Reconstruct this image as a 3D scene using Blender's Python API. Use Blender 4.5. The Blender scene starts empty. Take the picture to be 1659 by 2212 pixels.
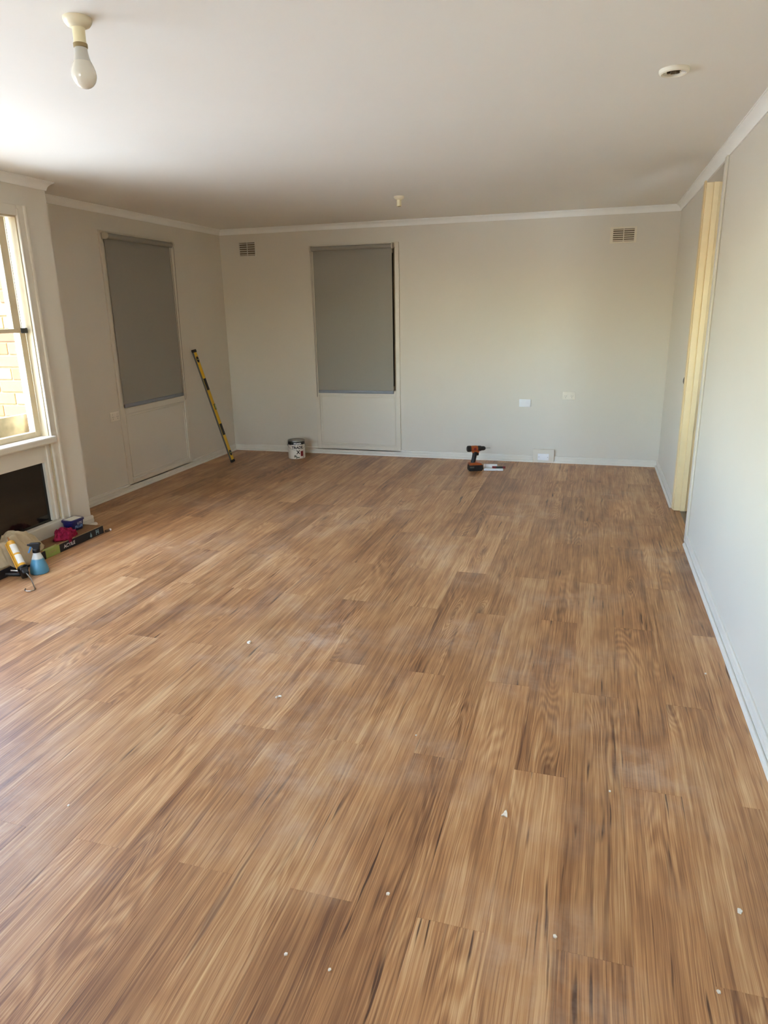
import bpy, bmesh, math, random
from mathutils import Vector, Matrix, noise

# ------------------------------------------------------------------ camera, world, sun, exposure
S = bpy.context.scene
COL = S.collection
H, XR, YB, XL, XN, YN, YR = 2.4, 0.674, 7.19, -3.97, -3.60, 4.205, -1.6
cam_d = bpy.data.cameras.new('camera')
cam = bpy.data.objects.new('camera', cam_d)
COL.objects.link(cam)
pitch, yaw, roll = -0.2828, -0.29234, -0.0186
cam_d.sensor_fit = 'VERTICAL'
cam_d.sensor_height = 36.0
cam_d.lens = 36.0 * 1493.3 / 2212.0
cam_d.clip_start = 0.02
cp, sp, cy_, sy_ = math.cos(pitch), math.sin(pitch), math.cos(yaw), math.sin(yaw)
fw = Vector((sy_ * cp, cy_ * cp, sp))
rt = Vector((cy_, -sy_, 0.0))
up = rt.cross(fw)
cr_, sr_ = math.cos(roll), math.sin(roll)
r2, u2 = cr_ * rt + sr_ * up, -sr_ * rt + cr_ * up
M = Matrix((r2, u2, -fw)).transposed().to_4x4()
M.translation = Vector((0, 0, 1.5305))
cam.matrix_world = M
S.camera = cam

world = bpy.data.worlds.new('daylight')
S.world = world
world.use_nodes = True
wn = world.node_tree.nodes
wl = world.node_tree.links
wn.clear()
sky = wn.new('ShaderNodeTexSky')
sky.sky_type = 'NISHITA'
sky.sun_disc = False
sky.sun_elevation = math.radians(64)
sky.sun_rotation = math.radians(180)
sky.air_density = 1.0
sky.dust_density = 1.3
bg = wn.new('ShaderNodeBackground')
bg.inputs['Strength'].default_value = 1.75
wo = wn.new('ShaderNodeOutputWorld')
wl.new(sky.outputs[0], bg.inputs['Color'])
wl.new(bg.outputs[0], wo.inputs['Surface'])

sun_d = bpy.data.lights.new('sun', 'SUN')
sun_d.energy = 12.5
sun_d.angle = math.radians(0.6)
sun_d.color = (0.97, 0.98, 1.02)
sun = bpy.data.objects.new('sun', sun_d)
COL.objects.link(sun)
sun.rotation_euler = Vector((0.0, math.cos(math.radians(64)), -math.sin(math.radians(64)))).to_track_quat('-Z', 'Y').to_euler()

W1Y0, W1Y1, W1Z0, W1Z1 = 0.60, 3.92, 0.70, 2.165
W4X0, W4X1, W4Z0, W4Z1 = -2.75, -1.35, 0.8, 2.1

S.view_settings.view_transform = 'Standard'
S.view_settings.look = 'None'
S.view_settings.exposure = 1.46
S.view_settings.gamma = 1.0
S.view_settings.use_curve_mapping = False
S.cycles.max_bounces = 14
S.cycles.diffuse_bounces = 8
S.cycles.glossy_bounces = 4
S.cycles.transparent_max_bounces = 12
S.cycles.caustics_reflective = False
S.cycles.caustics_refractive = False
S.cycles.sample_clamp_indirect = 8.0

# ------------------------------------------------------------------ helpers
def lin(c):
    c = c / 255.0
    return c / 12.92 if c <= 0.04045 else ((c + 0.055) / 1.055) ** 2.4
def rgb(r, g, b):
    return (lin(r), lin(g), lin(b), 1.0)

class NT:
    def __init__(s, m):
        m.use_nodes = True
        s.t = m.node_tree
        s.t.nodes.clear()
        s.out = s.n('ShaderNodeOutputMaterial')
    def n(s, kind, **kw):
        nd = s.t.nodes.new(kind)
        for k, v in kw.items():
            if k == 'ins':
                for kk, vv in v.items():
                    if isinstance(vv, bpy.types.NodeSocket):
                        s.t.links.new(vv, nd.inputs[kk])
                    else:
                        nd.inputs[kk].default_value = vv
            else:
                setattr(nd, k, v)
        return nd
    def math(s, op, a, b=0.0, c=0.0, clamp=False):
        nd = s.n('ShaderNodeMath', operation=op, use_clamp=clamp)
        for i, v in enumerate((a, b, c)):
            if isinstance(v, bpy.types.NodeSocket):
                s.t.links.new(v, nd.inputs[i])
            else:
                nd.inputs[i].default_value = v
        return nd.outputs[0]
    def mix(s, f, a, b, mode='MIX'):
        nd = s.n('ShaderNodeMix', data_type='RGBA', blend_type=mode)
        for k, v in ((0, f), (6, a), (7, b)):
            if isinstance(v, bpy.types.NodeSocket):
                s.t.links.new(v, nd.inputs[k])
            else:
                nd.inputs[k].default_value = v
        return nd.outputs[2]
    def noise(s, vec, scale, detail=2.0, rough=0.5, dist=0.0):
        nd = s.n('ShaderNodeTexNoise', ins={'Vector': vec, 'Scale': scale, 'Detail': detail, 'Roughness': rough, 'Distortion': dist})
        return nd.outputs[0]
    def scaled(s, vec, x, y, z):
        return s.n('ShaderNodeVectorMath', operation='MULTIPLY', ins={0: vec, 1: (x, y, z)}).outputs[0]
    def remap(s, v, a, b, c, d):
        return s.n('ShaderNodeMapRange', clamp=True, ins={'Value': v, 'From Min': a, 'From Max': b, 'To Min': c, 'To Max': d}).outputs[0]
    def bump(s, h, strength, dist):
        return s.n('ShaderNodeBump', ins={'Height': h, 'Strength': strength, 'Distance': dist}).outputs[0]
    def surf(s, **kw):
        p = s.n('ShaderNodeBsdfPrincipled', ins=kw)
        s.t.links.new(p.outputs[0], s.out.inputs[0])
        return p

def mat(name, col, rough=0.5, metal=0.0, spec=0.5, var=0.04, vscale=8.0, bump=0.0, bscale=200.0, **extra):
    m = bpy.data.materials.new(name)
    t = NT(m)
    tc = t.n('ShaderNodeTexCoord').outputs['Object']
    n = t.noise(tc, vscale, 3.0)
    f = t.remap(n, 0.3, 0.7, 1.0 - var, 1.0 + var)
    c = t.n('ShaderNodeVectorMath', operation='SCALE', ins={0: tuple(col[:3]), 'Scale': f}).outputs[0]
    ins = {'Base Color': c, 'Roughness': rough, 'Metallic': metal, 'Specular IOR Level': spec}
    if bump:
        ins['Normal'] = t.bump(t.noise(tc, bscale, 2.0), bump, 0.001)
    ins.update(extra)
    t.surf(**ins)
    return m

def glass_mat(name, tint=(0.96, 0.98, 0.97, 1), refl=0.9):
    m = bpy.data.materials.new(name)
    t = NT(m)
    tr = t.n('ShaderNodeBsdfTransparent', ins={'Color': tint})
    gl = t.n('ShaderNodeBsdfGlossy', ins={'Roughness': 0.02, 'Color': (refl, refl, refl, 1)})
    fc = t.n('ShaderNodeLayerWeight', ins={'Blend': 0.5}).outputs['Facing']
    fr = t.math('MULTIPLY_ADD', t.math('POWER', fc, 5.0), 0.9, 0.04)
    mx = t.n('ShaderNodeMixShader', ins={0: fr, 1: tr.outputs[0], 2: gl.outputs[0]})
    t.t.links.new(mx.outputs[0], t.out.inputs[0])
    return m

MT = {}
MT['wall'] = mat('wall_paint', rgb(213, 206, 192), 0.62, var=0.015, vscale=1.5, bump=0.10, bscale=260)
MT['ceil'] = mat('ceiling_paint', rgb(234, 232, 225), 0.7, var=0.015, vscale=1.2, bump=0.08, bscale=180)
MT['trim'] = mat('trim_paint', rgb(214, 206, 190), 0.42, var=0.02, vscale=5, bump=0.05, bscale=60)
MT['cornice'] = mat('cornice_paint', rgb(238, 237, 231), 0.55, var=0.02, vscale=5)
MT['skirt'] = mat('skirting_paint', rgb(220, 215, 203), 0.4, var=0.03, vscale=6)
MT['jamb'] = mat('cream_jamb_paint', rgb(226, 203, 156), 0.45, var=0.03, vscale=9, bump=0.15, bscale=40)
MT['glass'] = glass_mat('window_glass')
MT['dark_glass'] = mat('dark_glass', rgb(22, 20, 17), 0.08, spec=0.5, var=0.3, vscale=6)
MT['white'] = mat('white_plastic', rgb(232, 232, 232), 0.35)
MT['offwhite'] = mat('offwhite_plastic', rgb(226, 218, 202), 0.4)
MT['black'] = mat('black_plastic', rgb(15, 14, 14), 0.45)
MT['dark'] = mat('dark_void', rgb(30, 27, 22), 0.9)
MT['metal'] = mat('steel', rgb(176, 172, 162), 0.3, metal=1.0)
MT['cream'] = mat('aged_cream_plastic', rgb(232, 220, 180), 0.4)
MT['white_frame'] = mat('white_window_paint', rgb(240, 238, 228), 0.4)
MT['sash'] = mat('sash_paint', rgb(206, 190, 158), 0.45, var=0.05, vscale=12)

def child(o, parent):
    if parent is not None:
        o.parent = parent
    return o

def empty(name, loc=(0, 0, 0), rot=(0, 0, 0), label=None, cat=None, group=None, kind=None, parent=None):
    o = bpy.data.objects.new(name, None)
    COL.objects.link(o)
    o.empty_display_size = 0.05
    o.location = loc
    o.rotation_euler = rot
    return tag(child(o, parent), label, cat, group, kind)

def tag(o, label=None, cat=None, group=None, kind=None):
    if label: o['label'] = label
    if cat: o['category'] = cat
    if group: o['group'] = group
    if kind: o['kind'] = kind
    return o

class MB:
    """collects shapes into one mesh"""
    def __init__(s):
        s.b = bmesh.new()
    def box(s, lo, hi, bevel=0.0, seg=2, mtx=None):
        lo, hi = Vector(lo), Vector(hi)
        r = bmesh.ops.create_cube(s.b, size=1.0)
        vs = r['verts']
        for v in vs:
            v.co = Vector((lo[i] + (v.co[i] + 0.5) * (hi[i] - lo[i]) for i in range(3)))
        if bevel > 0:
            es = list({e for v in vs for e in v.link_edges})
            r = bmesh.ops.bevel(s.b, geom=es, offset=bevel, segments=seg, profile=0.5, affect='EDGES')
            vs = list({v for f in r['faces'] for v in f.verts} | {v for v in vs if v.is_valid})
        if mtx is not None:
            for v in vs: v.co = mtx @ v.co
        return s
    def lathe(s, prof, n=32, mtx=None, sx=1.0, sy=1.0, cap=True):
        rings = []
        for r, z in prof:
            ring = []
            for i in range(n):
                a = 2 * math.pi * i / n
                p = Vector((r * sx * math.cos(a), r * sy * math.sin(a), z))
                if mtx is not None: p = mtx @ p
                ring.append(s.b.verts.new(p))
            rings.append(ring)
        for a, b in zip(rings, rings[1:]):
            for i in range(n):
                s.b.faces.new((a[i], a[(i + 1) % n], b[(i + 1) % n], b[i]))
        if cap:
            s.b.faces.new(list(reversed(rings[0])))
            s.b.faces.new(rings[-1])
        return s
    def cyl(s, p0, p1, r0, r1=None, n=24):
        r1 = r0 if r1 is None else r1
        p0, p1 = Vector(p0), Vector(p1)
        d = p1 - p0
        m = d.to_track_quat('Z', 'Y').to_matrix().to_4x4()
        m.translation = p0
        return s.lathe([(r0, 0), (r1, d.length)], n, m)
    def tube(s, pts, r, n=10):
        pts = [Vector(p) for p in pts]
        rings = []
        t0 = (pts[1] - pts[0]).normalized()
        ref = t0.orthogonal().normalized()
        for i, p in enumerate(pts):
            a = pts[max(i - 1, 0)]
            b = pts[min(i + 1, len(pts) - 1)]
            t = (b - a).normalized()
            ref = (ref - t * ref.dot(t)).normalized()
            q = t.cross(ref)
            rr = r[i] if isinstance(r, (list, tuple)) else r
            rings.append([s.b.verts.new(p + rr * (math.cos(2 * math.pi * k / n) * ref + math.sin(2 * math.pi * k / n) * q)) for k in range(n)])
        for a, b in zip(rings, rings[1:]):
            for i in range(n):
                s.b.faces.new((a[i], a[(i + 1) % n], b[(i + 1) % n], b[i]))
        s.b.faces.new(list(reversed(rings[0])))
        s.b.faces.new(rings[-1])
        return s
    def prism(s, poly, vec, mtx=None):
        vec = Vector(vec)
        A = [Vector(p) for p in poly]
        B = [p + vec for p in A]
        if mtx is not None:
            A = [mtx @ p for p in A]; B = [mtx @ p for p in B]
        a = [s.b.verts.new(p) for p in A]
        b = [s.b.verts.new(p) for p in B]
        n = len(a)
        s.b.faces.new(list(reversed(a)))
        s.b.faces.new(b)
        for i in range(n):
            s.b.faces.new((a[i], a[(i + 1) % n], b[(i + 1) % n], b[i]))
        return s
    def build(s, name, m, parent=None, smooth=False, sharp=35):
        bmesh.ops.recalc_face_normals(s.b, faces=s.b.faces)
        me = bpy.data.meshes.new(name)
        s.b.to_mesh(me)
        s.b.free()
        me.materials.append(m if not isinstance(m, str) else MT[m])
        if smooth:
            me.polygons.foreach_set('use_smooth', [True] * len(me.polygons))
            me.set_sharp_from_angle(angle=math.radians(sharp))
        o = bpy.data.objects.new(name, me)
        COL.objects.link(o)
        return child(o, parent)

def box(name, lo, hi, m, parent=None, bevel=0.0):
    return MB().box(lo, hi, bevel).build(name, m, parent)

def text_mesh(txt, size, depth=0.0006, bold=0.0):
    cu = bpy.data.curves.new('lettering', 'FONT')
    cu.body = txt
    cu.size = size
    cu.extrude = depth / 2
    cu.offset = bold
    cu.align_x = 'CENTER'
    cu.align_y = 'CENTER'
    cu.resolution_u = 3
    o = bpy.data.objects.new('lettering', cu)
    COL.objects.link(o)
    bpy.context.view_layer.update()
    me = bpy.data.meshes.new_from_object(o.evaluated_get(bpy.context.evaluated_depsgraph_get()))
    bpy.data.objects.remove(o)
    bpy.data.curves.remove(cu)
    return me

def lettering(txt, size, mtx, m, parent, bend=None, name='lettering', bold=0.0):
    """flat print, x right, y up, z out of the surface; bend = radius wraps it round a vertical cylinder"""
    me = text_mesh(txt, size, bold=bold)
    for v in me.vertices:
        c = v.co.copy()
        if bend:
            a = c.x / bend
            c = Vector(((bend + c.z) * math.sin(a), c.y, (bend + c.z) * math.cos(a)))
        v.co = mtx @ c
    me.materials.clear()
    me.materials.append(MT[m])
    o = bpy.data.objects.new(name, me)
    COL.objects.link(o)
    return child(o, parent)

def frame_m(origin, x, y):
    x, y = Vector(x).normalized(), Vector(y).normalized()
    z = x.cross(y)
    m = Matrix((x, y, z)).transposed().to_4x4()
    m.translation = Vector(origin)
    return m

# ------------------------------------------------------------------ walls, ceiling, ground
def wall_with_holes(name, axis, a0, a1, span, holes, label, z0=-0.12, z1=H + 0.05):
    """axis: 0 = wall normal to x, 1 = normal to y; span along the other axis; holes (s0, s1, z0, z1)"""
    b = MB()
    def add(s0, s1, za, zb):
        if s1 - s0 < 1e-4 or zb - za < 1e-4: return
        if axis == 0: b.box((a0, s0, za), (a1, s1, zb))
        else: b.box((s0, a0, za), (s1, a1, zb))
    cur = span[0]
    for s0, s1, za, zb in sorted(holes):
        add(cur, s0, z0, z1)
        add(s0, s1, z0, za)
        add(s0, s1, zb, z1)
        cur = s1
    add(cur, span[1], z0, z1)
    return tag(b.build(name, 'wall'), label, 'wall', kind='structure')

B2 = dict(x0=-2.878, x1=-2.0, z0=0.70, z1=2.15)          # back window opening
L2 = dict(y0=5.235, y1=6.19, z0=0.745, z1=2.165)           # left window opening
D1 = (4.81, 5.60, -0.12, 2.352)
wall_with_holes('wall_back', 1, YB, YB + 0.14, (XL - 0.25, XR + 0.14), [(B2['x0'], B2['x1'], B2['z0'], B2['z1'])],
                'long greige painted back wall with one blind-covered window and two vents')
wall_with_holes('wall_left', 0, XL - 0.14, XL, (YN - 0.06, YB), [(L2['y0'], L2['y1'], L2['z0'], L2['z1'])],
                'shaded greige far left wall behind the spirit level')
wall_with_holes('wall_left_near', 0, XN - 0.12, XN, (YR - 0.14, YN), [(W1Y0, W1Y1, 0.10, W1Z1)],
                'near left wall standing forward of the far one, around the bright window')
box('wall_left_return', (XL - 0.14, YN - 0.22, -0.12), (XN - 0.12, YN, H + 0.05), MT['wall'])
tag(bpy.data.objects['wall_left_return'], 'short return wall joining the near and far left walls', 'wall', kind='structure')
wall_with_holes('wall_right', 0, XR, XR + 0.10, (YR - 0.14, YB), [D1],
                'right wall pale and bluish where window light falls on it')
wall_with_holes('wall_rear', 1, YR - 0.14, YR, (XN, XR), [(W4X0, W4X1, W4Z0, W4Z1)],
                'rear wall of the room behind the viewpoint')
# ceiling: one slab per stretch of the stepped plan
tag(MB().box((XN - 0.13, YR - 0.15, H), (XR + 1.7, YB + 0.15, H + 0.15)).box((XL - 0.15, YN - 0.2, H), (XN - 0.13, YB + 0.15, H + 0.15)).build('ceiling', 'ceil'),
    'flat cream-white painted plaster ceiling', 'ceiling', kind='structure')

MT['dark_strip'] = mat('dark_ground_strip', rgb(106, 100, 92), 0.95, var=0.2, vscale=20, bump=0.5, bscale=60)  # added unseen dark strip, weakens ground bounce onto the ceiling by the window
tag(box('added_ground_strip', (-6.0, -3.0, -0.35), (XN - 0.14, 3.94, -0.31), MT['dark_strip'], None, 0.02), 'unseen dark ground strip added outside the left wall to cut light bounce', 'ground strip', kind='structure')
# added unseen slab blocks direct sun from the fill window behind the viewpoint
tag(box('added_sun_blocker', (-4.2, YR - 2.2, H - 0.02), (1.2, YR - 0.15, H + 0.08), MT['ceil']), 'unseen slab added outside the rear wall to block the sun', 'sun blocker', kind='structure')
# hall beyond the doorway
MT['hall_floor'] = mat('hall_floor_paint', rgb(176, 150, 118), 0.6)
box('floor_hall', (XR + 0.085, 3.4, -0.12), (2.3, 6.9, -0.002), MT['hall_floor'])
tag(bpy.data.objects['floor_hall'], 'pale floor of the next room beyond the doorway', 'floor', kind='structure')
hb = MB()
hb.box((2.2, 3.4, -0.12), (2.3, 6.9, H)).box((XR + 0.1, 6.8, -0.12), (2.2, 6.9, H))
hb.box((XR + 0.1, 3.4, -0.12), (1.1, 3.5, H)).box((2.1, 3.4, -0.12), (2.2, 3.5, H)).box((1.1, 3.4, -0.12), (1.45, 3.5, H)).box((1.45, 3.4, -0.12), (2.1, 3.5, 1.2)).box((1.45, 3.4, 2.0), (2.1, 3.5, H))
tag(hb.build('wall_hall', 'wall'), 'plain walls of the next room beyond the doorway', 'wall', kind='structure')
w5 = empty('hall_fill_window', (1.6, 3.45, 1.5), label='unseen window added to light the next room beyond the doorway', cat='window', kind='structure')  # added unseen window, brings light to the hall and door jambs
MB().box((-0.15, -0.004, -0.3), (0.5, 0.004, 0.5)).build('pane', 'glass', w5)

# outside ground
MT['concrete'] = mat('pale_concrete', rgb(205, 203, 197), 0.9, var=0.08, vscale=1.5, bump=0.2, bscale=30)
box('ground_outside', (-14, -14, -0.5), (12, 14, -0.35), MT['concrete'])
tag(bpy.data.objects['ground_outside'], 'sunlit pale concrete ground outside the house', 'ground', kind='structure')

# ------------------------------------------------------------------ plank floor
def wood_material():
    m = bpy.data.materials.new('plank_wood')
    t = NT(m)
    oc = t.n('ShaderNodeTexCoord').outputs['Object']
    oi = t.n('ShaderNodeObjectInfo')
    sep = t.n('ShaderNodeSeparateColor', ins={0: oi.outputs['Color']})
    r1, r2_, r3 = sep.outputs[0], sep.outputs[1], sep.outputs[2]
    off = t.n('ShaderNodeCombineXYZ', ins={0: t.math('MULTIPLY', r1, 53.0), 1: t.math('MULTIPLY', r2_, 91.0), 2: t.math('MULTIPLY', r3, 17.0)}).outputs[0]
    V = t.n('ShaderNodeVectorMath', operation='ADD', ins={0: oc, 1: off}).outputs[0]
    wob = t.noise(t.scaled(V, 6.0, 2.2, 1), 1.0, 2.0)
    wob2 = t.noise(t.scaled(V, 22.0, 9.0, 1), 1.0, 2.0)
    dx = t.math('ADD', t.math('MULTIPLY', t.math('SUBTRACT', wob, 0.5), 0.030), t.math('MULTIPLY', t.math('SUBTRACT', wob2, 0.5), 0.005))
    Vw = t.n('ShaderNodeVectorMath', operation='ADD', ins={0: V, 1: t.n('ShaderNodeCombineXYZ', ins={0: dx}).outputs[0]}).outputs[0]
    # cathedral figure: contour lines of a stretched field
    vor = t.n('ShaderNodeTexVoronoi', feature='F1', ins={'Vector': t.scaled(V, 5.6, 1.25, 0.0), 'Scale': 1.0, 'Randomness': 1.0})
    pick = t.math('GREATER_THAN', t.n('ShaderNodeSeparateColor', ins={0: vor.outputs['Color']}).outputs[0], 0.62)
    near = t.math('MULTIPLY', t.remap(vor.outputs['Distance'], 0.0, 0.34, 1.0, 0.0), pick)
    knot = t.math('MULTIPLY', near, near)
    field = t.math('MULTIPLY_ADD', knot, 0.22, t.noise(t.scaled(Vw, 7.5, 0.85, 1), 1.0, 1.0))
    Vw = t.n('ShaderNodeVectorMath', operation='ADD', ins={0: Vw, 1: t.n('ShaderNodeCombineXYZ', ins={0: t.math('MULTIPLY', knot, 0.030)}).outputs[0]}).outputs[0]
    rings = t.math('SINE', t.math('MULTIPLY', field, 150.0))
    rings = t.remap(rings, -1, 1, 0, 1)
    ringmask = t.remap(t.noise(t.scaled(V, 5.0, 0.9, 1), 1.0, 1.0), 0.52, 0.66, 0.0, 1.0)
    Vf = t.n('ShaderNodeVectorMath', operation='ADD', ins={0: V, 1: t.n('ShaderNodeCombineXYZ', ins={0: t.math('MULTIPLY_ADD', knot, 0.03, t.math('MULTIPLY', dx, 0.45))}).outputs[0]}).outputs[0]
    ringmask = t.math('MAXIMUM', ringmask, t.remap(near, 0.05, 0.5, 0.0, 1.0))
    fib2 = t.noise(t.scaled(Vf, 430.0, 4.5, 1), 1.0, 2.0, 0.6)
    fibre = t.math('MULTIPLY_ADD', fib2, 0.5, t.math('MULTIPLY', t.noise(t.scaled(Vf, 200.0, 2.6, 1), 1.0, 2.0, 0.6), 0.5))
    band = t.noise(t.scaled(Vw, 34.0, 0.8, 1), 1.0, 3.0, 0.6)
    patch = t.noise(t.scaled(V, 7.0, 2.4, 1), 1.0, 3.0, 0.6)
    tt = t.math('MULTIPLY_ADD', t.math('SUBTRACT', band, 0.5), 0.62, 0.53)
    tt = t.math('MULTIPLY_ADD', t.math('SUBTRACT', patch, 0.5), 0.75, tt)
    tt = t.math('MULTIPLY_ADD', t.math('SUBTRACT', fibre, 0.5), 1.45, tt)
    tt = t.math('MULTIPLY_ADD', t.math('MULTIPLY', t.math('SUBTRACT', rings, 0.5), ringmask), 0.20, tt)
    tt = t.math('MULTIPLY_ADD', t.math('SUBTRACT', r1, 0.5), 0.22, tt)
    ramp = t.n('ShaderNodeValToRGB', ins={0: tt})
    cr = ramp.color_ramp
    cr.elements[0].position = 0.10; cr.elements[0].color = rgb(104, 74, 54)
    cr.elements[1].position = 0.92; cr.elements[1].color = rgb(212, 175, 134)
    e = cr.elements.new(0.36); e.color = rgb(146, 105, 75)
    e = cr.elements.new(0.58); e.color = rgb(177, 133, 95)
    col = ramp.outputs[0]
    # dark mineral streaks and splits
    st = t.noise(t.scaled(Vw, 44.0, 1.7, 1), 1.0, 2.0, 0.55)
    st_f = t.math('MULTIPLY', t.remap(st, 0.60, 0.74, 0.0, 0.62), t.remap(t.noise(t.scaled(V, 9.0, 1.6, 1), 1.0, 1.0), 0.42, 0.6, 0.15, 1.0))
    col = t.mix(st_f, col, rgb(84, 55, 46))
    cr2 = t.noise(t.scaled(Vw, 80.0, 3.4, 1), 1.0, 1.0, 0.5)
    gate = t.remap(t.noise(t.scaled(V, 8.0, 2.0, 1), 1.0, 1.0), 0.55, 0.62, 0.0, 1.0)
    ck = t.math('MULTIPLY', t.remap(cr2, 0.64, 0.74, 0.0, 0.85), gate)
    col = t.mix(ck, col, rgb(58, 34, 28))
    col = t.mix(t.remap(knot, 0.25, 0.9, 0.0, 0.75), col, rgb(88, 58, 44))
    # site dust lying on the boards
    wp = t.n('ShaderNodeNewGeometry').outputs['Position']
    d1 = t.remap(t.noise(t.scaled(wp, 1.0, 1.0, 0.0), 1.3, 3.0, 0.6), 0.46, 0.70, 0.0, 1.0)
    d2 = t.remap(t.noise(t.scaled(wp, 1.0, 1.0, 0.0), 9.0, 4.0, 0.65), 0.42, 0.72, 0.15, 1.0)
    dust = t.math('MULTIPLY', d1, d2)
    col = t.mix(t.math('MULTIPLY', dust, 0.50), col, rgb(214, 196, 176))
    hs = t.n('ShaderNodeHueSaturation', ins={'Saturation': 1.08, 'Value': t.remap(r2_, 0, 1, 0.92, 1.06), 'Color': col})
    groove = t.math('ADD', t.math('MULTIPLY', fibre, 1.0), t.math('MULTIPLY', ck, -0.6))
    p = t.surf(**{'Base Color': hs.outputs[0], 'Roughness': t.math('MULTIPLY_ADD', dust, 0.25, 0.37), 'Specular IOR Level': 0.38,
                  'Normal': t.bump(groove, 0.35, 0.0012)})
    return m
MT['wood'] = wood_material()
floor = empty('floor', (0, 0, 0), label='brown timber-look plank floor dusty from renovation work', cat='floor', kind='structure')
MB().box((XL - 0.14, YR - 0.14, -0.12), (XR + 0.045, YB, -0.006)).build('subfloor', 'dark', floor)
PW, PL, X0 = 0.1795, 1.247, 0.0045
rng = random.Random(11)
plank_cache = {}
def plank_mesh(x0, x1, y0, y1):
    key = (round(x0, 4), round(x1, 4), round(y0, 4), round(y1, 4))
    if key in plank_cache: return plank_cache[key]
    g, c, th = 0.0001, 0.0004, 0.0065
    b = bmesh.new()
    def ring(dx, z):
        return [b.verts.new((x, y, z)) for x, y in ((x0 + dx, y0 + dx), (x1 - dx, y0 + dx), (x1 - dx, y1 - dx), (x0 + dx, y1 - dx))]
    R = [ring(g, -th), ring(g, -c), ring(g + c, 0.0)]
    for A, B in zip(R, R[1:]):
        for i in range(4): b.faces.new((A[i], A[(i + 1) % 4], B[(i + 1) % 4], B[i]))
    b.faces.new(R[-1])
    me = bpy.data.meshes.new('plank')
    b.to_mesh(me); b.free()
    me.materials.append(MT['wood'])
    plank_cache[key] = me
    return me
def lay(k, n, cx0, cx1, cy0, cy1, ox, oy):
    o = bpy.data.objects.new('plank', plank_mesh(cx0 - ox, cx1 - ox, cy0 - oy, cy1 - oy))
    COL.objects.link(o)
    o.parent = floor
    o.location = (ox, oy, 0)
    o.color = (rng.random(), rng.random(), rng.random(), 1)
for k in range(-23, 4):
    xa, xb = X0 + k * PW, X0 + (k + 1) * PW
    base = 1.405 if k % 2 == 0 else 2.085
    for n in range(-3, 6):
        ya = base + n * PL
        yb_ = ya + PL
        cx0, cx1 = max(xa, XL + 0.001), min(xb, XR - 0.001)
        cy0, cy1 = max(ya, YR + 0.001), min(yb_, YB - 0.001)
        if cx1 - cx0 < 0.005 or cy1 - cy0 < 0.005: continue
        ox, oy = (xa + xb) / 2, ya + PL / 2
        if cx0 < XN and cy0 < YN:                      # the plan steps in at the near left wall
            if cy1 > YN:
                if cx1 > XN:
                    lay(k, n, max(cx0, XN + 0.001), cx1, cy0, YN, ox, oy)
                lay(k, n, cx0, cx1, YN, cy1, ox, oy)
            elif cx1 > XN:
                lay(k, n, max(cx0, XN + 0.001), cx1, cy0, cy1, ox, oy)
            continue
        if k == 3 and cy1 > D1[0] and cy0 < D1[1]:
            pass
        lay(k, n, cx0, cx1, cy0, cy1, ox, oy)
# boards run on into the doorway as far as the threshold strip
lay(3, 0, XR + 0.0, XR + 0.042, D1[0], D1[1], X0 + 3.5 * PW, 5.2)
MT['threshold'] = mat('threshold_metal', rgb(120, 108, 92), 0.45, metal=0.4)
b = MB()
b.prism([(XR + 0.040, D1[0] + .002, -0.001), (XR + 0.044, D1[0] + .002, 0.0035), (XR + 0.074, D1[0] + .002, 0.0035), (XR + 0.080, D1[0] + .002, -0.001)], (0, D1[1] - D1[0] - .016, 0))
tag(b.build('threshold_strip', 'threshold'), 'narrow grey threshold strip on the floor across the right doorway', 'threshold')

# ------------------------------------------------------------------ cornices and skirtings
CORN = [(0, -0.054), (0.007, -0.054), (0.009, -0.047), (0.013, -0.034), (0.021, -0.023), (0.031, -0.014), (0.039, -0.010), (0.041, -0.006), (0.047, -0.005), (0.047, 0.0), (0, 0)]
SKIRT = [(0, 0), (0.0285, 0), (0.0285, 0.006), (0.026, 0.013), (0.020, 0.018), (0.0155, 0.0186), (0.0110, 0.0165), (0.0110, 0.0215), (0.0135, 0.0225), (0.0135, 0.044), (0.0118, 0.0455), (0.0118, 0.0475), (0.0130, 0.049), (0.0130, 0.058), (0.011, 0.065), (0.006, 0.068), (0, 0.068)]
def run(name, p0, p1, nrm, prof, z, m, e0, e1, label, cat, parent=None):
    """sweep profile (distance from wall, height) from p0 to p1; e = +1 mitre beyond, -1 mitre short, 0 square"""
    p0, p1, nrm = Vector((*p0, z)), Vector((*p1, z)), Vector((*nrm, 0))
    d = (p1 - p0).normalized()
    b = MB()
    A = [b.b.verts.new(p0 + nrm * q - d * (e0 * q) + Vector((0, 0, h))) for q, h in prof]
    B = [b.b.verts.new(p1 + nrm * q + d * (e1 * q) + Vector((0, 0, h))) for q, h in prof]
    n = len(prof)
    for i in range(n):
        b.b.faces.new((A[i], A[(i + 1) % n], B[(i + 1) % n], B[i]))
    b.b.faces.new(A); b.b.faces.new(list(reversed(B)))
    o = b.build(name, m, parent, smooth=True, sharp=30)
    return tag(o, label, cat, kind='structure') if parent is None else o
run('trim_1', (XL, YB), (XR, YB), (0, -1), CORN, H, 'cornice', -1, -1, 'white moulded cornice along the top of the back wall', 'cornice')
run('trim_2', (XL, YN), (XL, YB), (1, 0), CORN, H, 'cornice', -1, -1, 'white cornice above the far left wall', 'cornice')
run('trim_3', (XN, YN), (XL, YN), (0, 1), CORN, H, 'cornice', 1, -1, 'short white cornice on the left return wall', 'cornice')
run('trim_4', (XN, YR), (XN, YN), (1, 0), CORN, H, 'cornice', -1, 1, 'white cornice above the near left window wall', 'cornice')
run('trim_5', (XR, YR), (XR, YB), (-1, 0), CORN, H, 'cornice', -1, -1, 'white cornice along the top of the right wall', 'cornice')
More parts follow.
